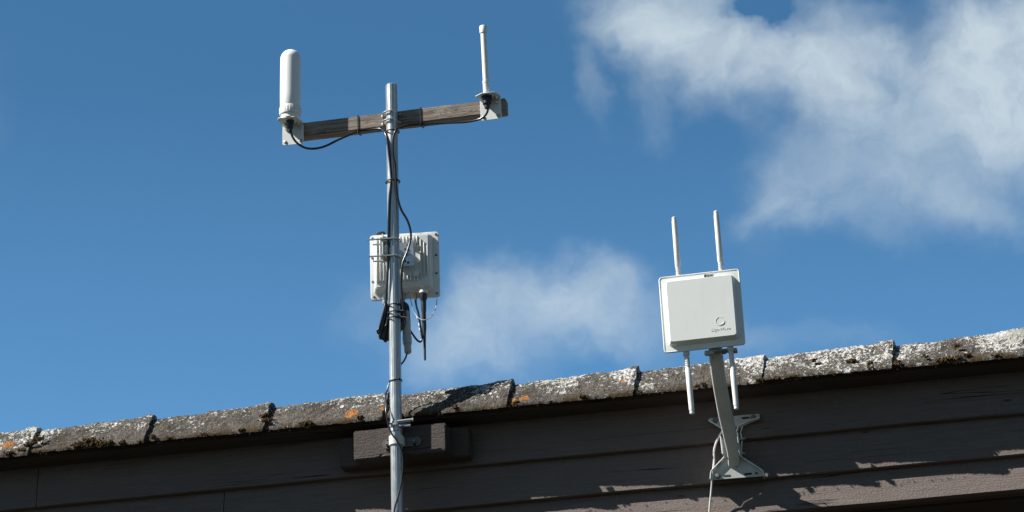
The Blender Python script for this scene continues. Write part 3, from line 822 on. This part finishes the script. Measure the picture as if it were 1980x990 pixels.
for x, z in ((.030, .057), (-.004, .047)):
    s_ = MB(); s_.lathe([(.0075, 0), (.0075, .004), (.0055, .006), (0, .006)], (x, -.048, z), (0, -1, 0), 6); s_.build('bolt', M_zinc, rb)
# pivot plate, arm behind the mast and the clamp with its U-bolts
pp = MB(); pp.prism(rrect(.046, .076, .005, 4, y=-.056, cx=.010, cz=.018), (0, -.003, 0), .0006)
pp.box((.008, -.044, .018), (.024, .016, .03), bev=.002)
pp.box((-.022, -.060, .018), (.040, .020, .024), bev=.003)
pvt = pp.build('pivot_plate', M_zinc, rb)
for x, z, r_ in ((.016, .046, .0034), (.008, .034, .0034), (.012, .026, .0026), (.006, -.004, .0036), (.016, -.009, .0036), (.020, .030, .0024)):
    s_ = MB(); s_.lathe([(r_, 0), (r_, .0012)], (x, -.0588, z), (0, -1, 0), 14); s_.build('hole_inlay', M_hole, pvt)  # raised dark discs paint the shade of drilled holes
s_ = MB(); s_.lathe([(.0085, 0), (.0085, .002), (.0065, .002), (.0065, .009), (.003, .010), (.003, .020), (0, .020)], (.014, -.0588, .019), (.25, -1, .2), 6); s_.build('bolt', M_zinc, pvt)
s_ = MB(); s_.box((.004, -.0590, .008), (.007, .006, .020), Ry(R(35)), .002); s_.build('lug', M_zinc, pvt)
cl_ = MB()
cpx = at(742, 482, -.160)-bp; cloc = RB.inverted() @ cpx
cx_, cy_, cz_ = cloc
cl_.box((cx_, cy_, cz_), (.0035, .050, .080), bev=.001)
cl_.box((cx_+.012, cy_+.030, cz_), (.024, .0035, .082), bev=.001)
cl_.box((cx_+.010, cy_+.004, cz_+.024), (.020, .05, .018), bev=.003)
cl_.box((cx_+.010, cy_+.004, cz_-.010), (.020, .05, .018), bev=.003)
cl_.box((cx_+.016, cy_+.012, cz_-.040), (.034, .030, .003), Ry(R(38)), .001)
cs_ = cl_.build('clamp_channel', M_brack, rb)
mx = (RB.inverted() @ (at(761.3, 482, YM)-bp))
for zoff in (.0265, -.0265):
    z_ = mx.z+zoff; rr_ = RM+.0035; ps = [(cx_-.045, mx.y-rr_, z_), (cx_-.01, mx.y-rr_, z_), (mx.x-.004, mx.y-rr_, z_)]
    for k in range(1, 12):
        an = -math.pi/2+math.pi*k/12; ps.append((mx.x+rr_*math.cos(an), mx.y+rr_*math.sin(an), z_))
    ps += [(mx.x-.004, mx.y+rr_, z_), (cx_-.005, mx.y+rr_, z_), (cx_-.034, mx.y+rr_, z_)]
    t = MB(); t.tube(ps, .0026, 10, False, 3); ub = t.build('u_bolt', M_zinc, rb)
    for yy in (mx.y-rr_, mx.y+rr_):
        n_ = MB(); n_.lathe([(.0056, 0), (.0056, .005)], (cx_-.0018, yy, z_), (-1, 0, 0), 6); n_.build('nut', M_zincd, ub)
def inbox(px, py, Y): return RB.inverted() @ (at(px, py, Y)-bp)
# fittings on the underside
def fit(name, px, py, Y, prof, mat, lean=(0, 0, -1), n=20):
    s_ = MB(); s_.lathe(prof, inbox(px, py, Y), lean, n); return s_.build(name, mat, rb)
fit('cable_gland', 744, 573, -.070, [(.0085, -.006), (.0085, .004), (.0105, .005), (.0105, .010), (.008, .011), (.008, .020), (.006, .026)], M_zinc)
fit('cable_gland', 777, 571, -.070, [(.0095, -.006), (.0095, .004), (.0120, .005), (.0120, .012), (.009, .013), (.009, .022)], M_coup)
fit('connector', 803.5, 570, -.070, [(.0042, -.006), (.0050, .002), (.0050, .006), (.0038, .007), (.0038, .018)], M_brass)
rbd = fit('stub_antenna', 818.5, 567, -.072, [(.0110, -.004), (.0110, .018), (.0085, .022), (.0080, .030), (.0078, .055), (.0066, .060), (.0066, .110), (.0050, .128), (.0038, .160), (.0032, .206), (.0024, .210), (0, .2105)], M_rub, (.005, 0, -1))
fit('collar', 818.5, 566, -.072, [(.0135, -.006), (.0135, .002), (.011, .0035)], M_cast)
q = MB(); q.prism([tuple(inbox(x, y, -.050)) for x, y in ((727, 455.5), (728, 448), (743, 447), (745, 454))], tuple(RB.inverted() @ Vector((0, .016, 0))), .002, 2); q.build('vent_plug', M_black, rb)
cable([(784, 574, -.066), (784, 566, -.068), (788, 563, -.069), (792, 570, -.070), (796, 588, -.072), (801, 604, -.074), (811, 616, -.082), (822, 618.5, -.086), (833, 613, -.080), (841, 600, -.072), (844, 588, -.066), (845, 578, -.060)], .0013, M_gcab,
      'thin grey wire looping under the finned radio unit')
cable([(803.5, 580, -.070), (805, 592, -.071), (809, 606, -.072), (812, 625, -.074), (815, 645, -.076), (815.5, 656, -.078), (812.5, 661, -.080), (806, 657, -.084), (797, 645, -.092), (789, 632, -.104), (781, 618, -.118), (775, 606, -.128)], .0031, M_cable,
      'black cable from the gold connector, bending back to the pole below the radio unit')
# short white pieces along the black cable
q = MB(); o0 = at(806, 600, -.074)
for x, y, dx in ((807.0, 611, .3), (810.5, 625, .4), (811.5, 634, .5)):
    a_ = at(x, y, -.078)-o0; b2 = at(x+dx, y+5, -.078)-o0; q.cyl(a_, b2, .0026, 8)
o = q.build('white_segment', M_white); o.location = o0; tag(o, 'short white segments on the black cable under the radio unit', 'cable marker')
# weatherproof coupler
cpt = at(783, 590, -.130); cpb = at(789, 684, -.130)
cpl = thing('cable_coupler', cpb, 'grey plastic waterproof cable coupler hanging right of the pole', 'cable coupler', rot=Vector((0, 0, 1)).rotation_difference((cpt-cpb).normalized()).to_matrix())
q = MB(); q.lathe([(.0085, .016), (.0085, .150), (.0130, .020)], n=8) if False else None
q = MB(); q.lathe([(.0128, .030), (.0136, .034), (.0136, .052), (.0125, .054), (.0125, .082), (.0136, .084), (.0136, .104), (.012, .108), (.012, .130), (.009, .136), (.009, .150)], n=24); q.build('sleeve', M_coup, cpl)
q = MB(); q.lathe([(.0060, .0), (.0098, .003), (.0108, .006), (.0108, .024), (.0125, .0295)], n=12); q.build('end_nut', M_coup, cpl)
# second coupler half hidden behind the left coil
c2t = at(750, 575, -.138); c2b = at(739, 645, -.138)
cp2 = thing('cable_coupler', c2b, 'pale plastic cable coupler half hidden behind the left cable bundle', 'cable coupler', rot=Vector((0, 0, 1)).rotation_difference((c2t-c2b).normalized()).to_matrix())
q = MB(); q.lathe([(.006, 0), (.0095, .006), (.0105, .02), (.0105, .045), (.008, .05), (.008, .09)], n=20); q.build('sleeve', M_offw, cp2)

# ------------------------------------------------------------------ panel access point at the right
YP = -.400
pp0 = at(1357.5, 602.5, YP)
RP = Rz(R(3.0)) @ Ry(-R(1.7)) 
ap = thing('access_point', pp0, 'square pale grey outdoor access point with four white rod antennas on the bent arm', 'access point', rot=RP)
PW_, PH = .2285, .2265
q = MB()
q.prism(rrect(PW_, PH, .0085, 6, y=0), (0, -.007, 0), .0022, 3)
bp_ = q.build('back_plate', M_panel, ap)
q = MB()
# raised rim along the border of the plate
rim = rrect(PW_-.003, PH-.003, .0080, 6, y=-.0062); q.tube([tuple(p) for p in rim], .0022, 8, True, 1, spline=False)
q.build('rim', M_panel, bp_)
q = MB(); b_ = bmesh.new()
lo_ = rrect(.200, .192, .010, 6, y=-.0065, cz=-.001); md = rrect(.187, .181, .009, 6, y=-.0295, cx=.001, cz=-.001); hi = rrect(.1848, .1788, .008, 6, y=-.0312, cx=.001, cz=-.001)
hi2 = rrect(.1825, .1765, .007, 6, y=-.0315, cx=.001, cz=-.001)
rs = [[b_.verts.new(p) for p in l_] for l_ in (lo_, md, hi)]; k = len(lo_)
for p, r2 in zip(rs, rs[1:]):
    for j in range(k): b_.faces.new((p[j], p[(j+1) % k], r2[(j+1) % k], r2[j]))
b_.faces.new(rs[-1]); b_.faces.new(rs[0][::-1]); bmesh.ops.recalc_face_normals(b_, faces=b_.faces); q._add(b_)
cov = q.build('cover', M_panel, ap, smooth=19)
# embossed emblem and lettering on the cover
q = MB(); ex, ez = .051, -.046
arc = [(ex+.0125*math.cos(R(a_)), -.0316, ez+.0125*math.sin(R(a_))) for a_ in range(100, 380, 14)]
q.tube(arc, .0005, 6, False, 1, spline=False)
arc = [(ex+.0125*math.cos(R(a_)), -.0316, ez+.0125*math.sin(R(a_))) for a_ in range(40, 82, 10)]
q.tube(arc, .0005, 6, False, 1, spline=False)
arc = [(ex+.003+.008*math.cos(R(a_)), -.0316, ez-.002+.008*math.sin(R(a_))) for a_ in range(250, 360, 14)]
q.tube(arc, .0010, 6, False, 1, spline=False)
q.build('emblem', M_panel, cov)
fc = bpy.data.curves.new('lettering', 'FONT'); fc.body = 'LigoWave'; fc.size = .0125; fc.extrude = .0002; fc.align_x = 'CENTER'; fc.resolution_u = 3; fc.space_character = 1.08
fo = bpy.data.objects.new('lettering_curve', fc); SC.collection.objects.link(fo)
bpy.context.view_layer.update()
dg = bpy.context.evaluated_depsgraph_get(); me = bpy.data.meshes.new_from_object(fo.evaluated_get(dg)); bpy.data.objects.remove(fo)
me.transform(Matrix.Translation((ex, -.0316, ez-.027)) @ Matrix.Rotation(R(90), 4, 'X')); me.materials.clear(); me.materials.append(M_panel)
lt = bpy.data.objects.new('lettering', me); SC.collection.objects.link(lt); lt.parent = cov
# small label at the upper border
q = MB(); sx_, sz_ = .0265, PH/2-.0115
q.box((sx_, -.0072, sz_), (.028, .0008, .014)); st = q.build('label_sticker', M_panel, ap)
q = MB()
for x_, w2, h2 in ((-.011, .0018, .010), (-.0075, .004, .0018), (-.0075, .004, .010), (-.003, .0014, .010), (.001, .0035, .008), (.0055, .0016, .010), (.0085, .002, .006), (.011, .0014, .010)):
    q.box((sx_+x_, -.0079, sz_), (w2, .0005, h2))
q.build('print', M_ink, st)
def rod(x, z, ln, sgn, tx):
    s_ = MB(); d_ = Vector((tx, 0, sgn)).normalized(); base = Vector((x, .006, z))
    pr = [(.0058, 0), (.0058, .004)]
    for k in range(5): pr += [(.0072, .006+k*.006), (.0072, .009+k*.006), (.0050, .0092+k*.006), (.0050, .0118+k*.006)]
    s_.lathe(pr, base, d_, 18); sl = s_.build('sleeve', M_offw, None)
    s_ = MB(); s_.lathe([(.0062, .034), (.0082, .038), (.0080, ln*.6), (.0074, ln-.012), (.0064, ln-.0115), (.0064, ln-.002), (.0045, ln)], base, d_, 20)
    ro = s_.build('rod_antenna', M_offw, ap); sl.parent = ro
    return base, d_, ro
rod(-.0585, PH/2-.006, .188, 1, -.002); rod(.0625, PH/2-.006, .192, 1, -.006)
for x in (-.053, .0715):
    base, d_, ro = rod(x, -PH/2-.012, .172, -1, .012)
    s_ = MB(); s_.lathe([(.0085, -.002), (.0095, .004), (.0095, .012), (.0070, .014), (.0070, .019)], (x-.001, .006, -PH/2+.003), (0, 0, -1), 10); s_.build('swivel_nut', M_arm, ro)
# rear housing and clamp under the panel
q = MB(); q.prism(rrect(.17, .165, .012, 4, y=.001), (0, .032, 0), .003, 2); q.build('rear_housing', M_cast, ap)
q = MB(); q.box((.030, .018, -PH/2-.004), (.064, .026, .005), bev=.001); q.box((.012, .012, -PH/2-.010), (.024, .020, .008), Ry(R(8)), .002); q.box((.075, .020, -PH/2-.006), (.026, .022, .010), bev=.002)
ck_ = q.build('clamp', M_zincd, ap)
for x in (.004, .034, .052):
    s_ = MB(); s_.lathe([(.0085, 0), (.0085, .006), (.005, .010), (0, .010)], (x, .008 if x != .034 else -.002, -PH/2-.006), (0, 0, -1) , 6); s_.build('bolt', M_zincd if x == .004 else M_bolt, ck_)

# ------------------------------------------------------------------ bent arm and wall plate
wb0 = at(1424, 905, -.03)
wb = thing('wall_bracket', wb0, 'pale steel wall bracket with bent arm screwed to the cladding boards', 'wall bracket')
def W_(x, y, Y): return at(x, y, Y)-wb0
Yp = LIP-.006
q = MB(); q.tube([W_(*p) for p in ((1419, 896, -.045), (1418, 882, -.068), (1416, 866, -.090), (1412.5, 848, -.112), (1407.5, 822, -.146), (1402, 797, -.182), (1397, 771, -.220), (1392.5, 747, -.255), (1388.5, 720, -.294), (1385.5, 695, -.330), (1383, 672, -.355), (1380, 640, -.370), (1378, 610, -.372))], .02, 40, False, 8, sq=5,
                 rr=[.0165, .0165, .0180, .0195, .0200, .0195, .0195, .0195, .0190, .0190])
arm = q.build('arm', M_arm, wb, smooth=60)
low = [(1403, 884), (1432, 884), (1437, 891), (1460, 902.5), (1474, 911), (1477, 920.5), (1376, 928), (1377, 913), (1399, 892)]
upp = [(1370.5, 808.5), (1393, 806.5), (1440, 802), (1468, 799.5), (1469.8, 810), (1447, 819), (1430, 828), (1425, 838), (1425.5, 884), (1403, 884), (1399, 850), (1396, 832), (1389, 826), (1371.5, 816)]
YL = Yp-.024
q = MB(); q.prism([W_(x, y, YL) for x, y in low], (0, .0035, 0), .0006); 
lowp = q.build('lower_plate', M_plate, wb)
q = MB(); q.prism([W_(x, y, Yp) for x, y in upp], (0, .0035, 0), .0006)
uppp = q.build('upper_plate', M_plate, wb)
def fold(pts, Y, parent, d=.014):
    q = MB()
    for (x0_, y0_), (x1_, y1_) in zip(pts, pts[1:]):
        a_, b2 = W_(x0_, y0_, Y), W_(x1_, y1_, Y)
        nrm = (b2-a_).cross(Vector((0, 1, 0))).normalized()*.0028
        q.prism([a_, b2, b2+nrm, a_+nrm], (0, -d, 0), .0005)
    q.build('folded_edge', M_brack, parent)
fold([(1375, 928), (1376.5, 913), (1402.5, 885), (1397, 848)][::1], YL, lowp, .010)
fold([(1477.5, 921), (1475, 912), (1460, 902), (1433, 885), (1427, 856), (1426, 838)][::-1], YL, lowp, .010)
fold([(1477.5, 921), (1475, 912), (1460, 902), (1433, 885), (1427, 856)], YL+.0035, lowp, -.024)
fold([(1375, 928), (1376.5, 913), (1402.5, 885), (1397, 848)], YL+.0035, lowp, -.024)
fold([(1401.5, 884), (1397.5, 850)], YL, lowp, .034)
fold([(1428, 852), (1433, 884)], YL, lowp, .030)
fold([(1425, 842), (1429.5, 826), (1447, 818), (1470, 810)], Yp, uppp, .014)
fold([(1370, 815), (1389, 826.5), (1396, 832)], Yp, uppp, .012)
fold([(1434.5, 884), (1436, 850), (1433, 836), (1437, 826)], Yp, uppp, .004)
def slot_inlay(xa, ya, xb, yb, Y, par, r_=.0042):
    s_ = MB(); a_, b2 = W_(xa, ya, Y), W_(xb, yb, Y); dd = (b2-a_); poly = []
    up_ = Vector((0, 0, 1)); dx_ = dd.normalized() if dd.length > .001 else Vector((1, 0, 0))
    for k in range(7): an = R(90+180*k/6); poly.append(a_+(dx_*math.cos(an)+up_*math.sin(an))*r_)
    for k in range(7): an = R(-90+180*k/6); poly.append(b2+(dx_*math.cos(an)+up_*math.sin(an))*r_)
    s_.prism(poly, (0, -.0006, 0)); s_.build('slot_inlay', M_hole, par)  # thin dark inlay on the plate paints a slot's inner shade
fl_ = YL-.0001; fu = Yp-.0001
slot_inlay(1400, 920.5, 1411, 919.6, fl_, lowp, .0030); slot_inlay(1441, 917, 1452, 916, fl_, lowp, .0030); slot_inlay(1462.6, 915, 1462.8, 915, fl_, lowp, .0036); slot_inlay(1424.5, 900, 1424.7, 900, fl_, lowp, .0042)
slot_inlay(1436, 808.5, 1447, 807.5, fu, uppp, .0030); slot_inlay(1422.5, 827.5, 1422.7, 827.5, fu, uppp, .0034)
for x, y, Y, par in ((1388, 920.5, fl_, lowp), (1383.5, 813, fu, uppp), (1456.5, 806.5, fu, uppp)):
    s_ = MB(); s_.lathe([(.0088, 0), (.0088, .0015), (.0070, .0015), (.0070, .005), (.005, .0066), (0, .0066)], W_(x, y, Y), (0, -1, 0), 6); s_.build('bolt', M_bolt, par)
for y in (849, 877):
    s_ = MB(); s_.cyl(W_(1430, y, Yp-.008), W_(1441, y-1, Yp-.008), .0026, 10); s_.lathe([(.0055, 0), (.0055, .004)], W_(1434.5, y-.4, Yp-.008), (1, 0, 0), 6); s_.build('pinch_bolt', M_zincd, wb)

cable([(1376, 676, -.385), (1377.5, 690, -.362), (1380, 710, -.318), (1384, 727, -.275), (1391, 742, -.245), (1400, 757, -.218), (1409, 770, -.222), (1415, 782, -.200), (1417.5, 795, -.170), (1416, 812, -.120)], .0014, M_gcab,
      'thin grey lead running down the front of the bent arm', cat='cable')
cable([(1411, 815, -.075), (1405, 821, -.070), (1397.5, 831, -.066), (1390.5, 843, -.062), (1384.5, 856, -.060), (1380.5, 872, -.058),
       (1380.5, 892, -.058), (1378, 915, -.060), (1376, 940, -.048), (1374, 962, -.044), (1371.5, 990, -.040), (1370, 1030, -.036), (1371, 1080, -.034)], .0027, M_wcab,
      'white cable coming from behind the bent arm and hanging down the boards')
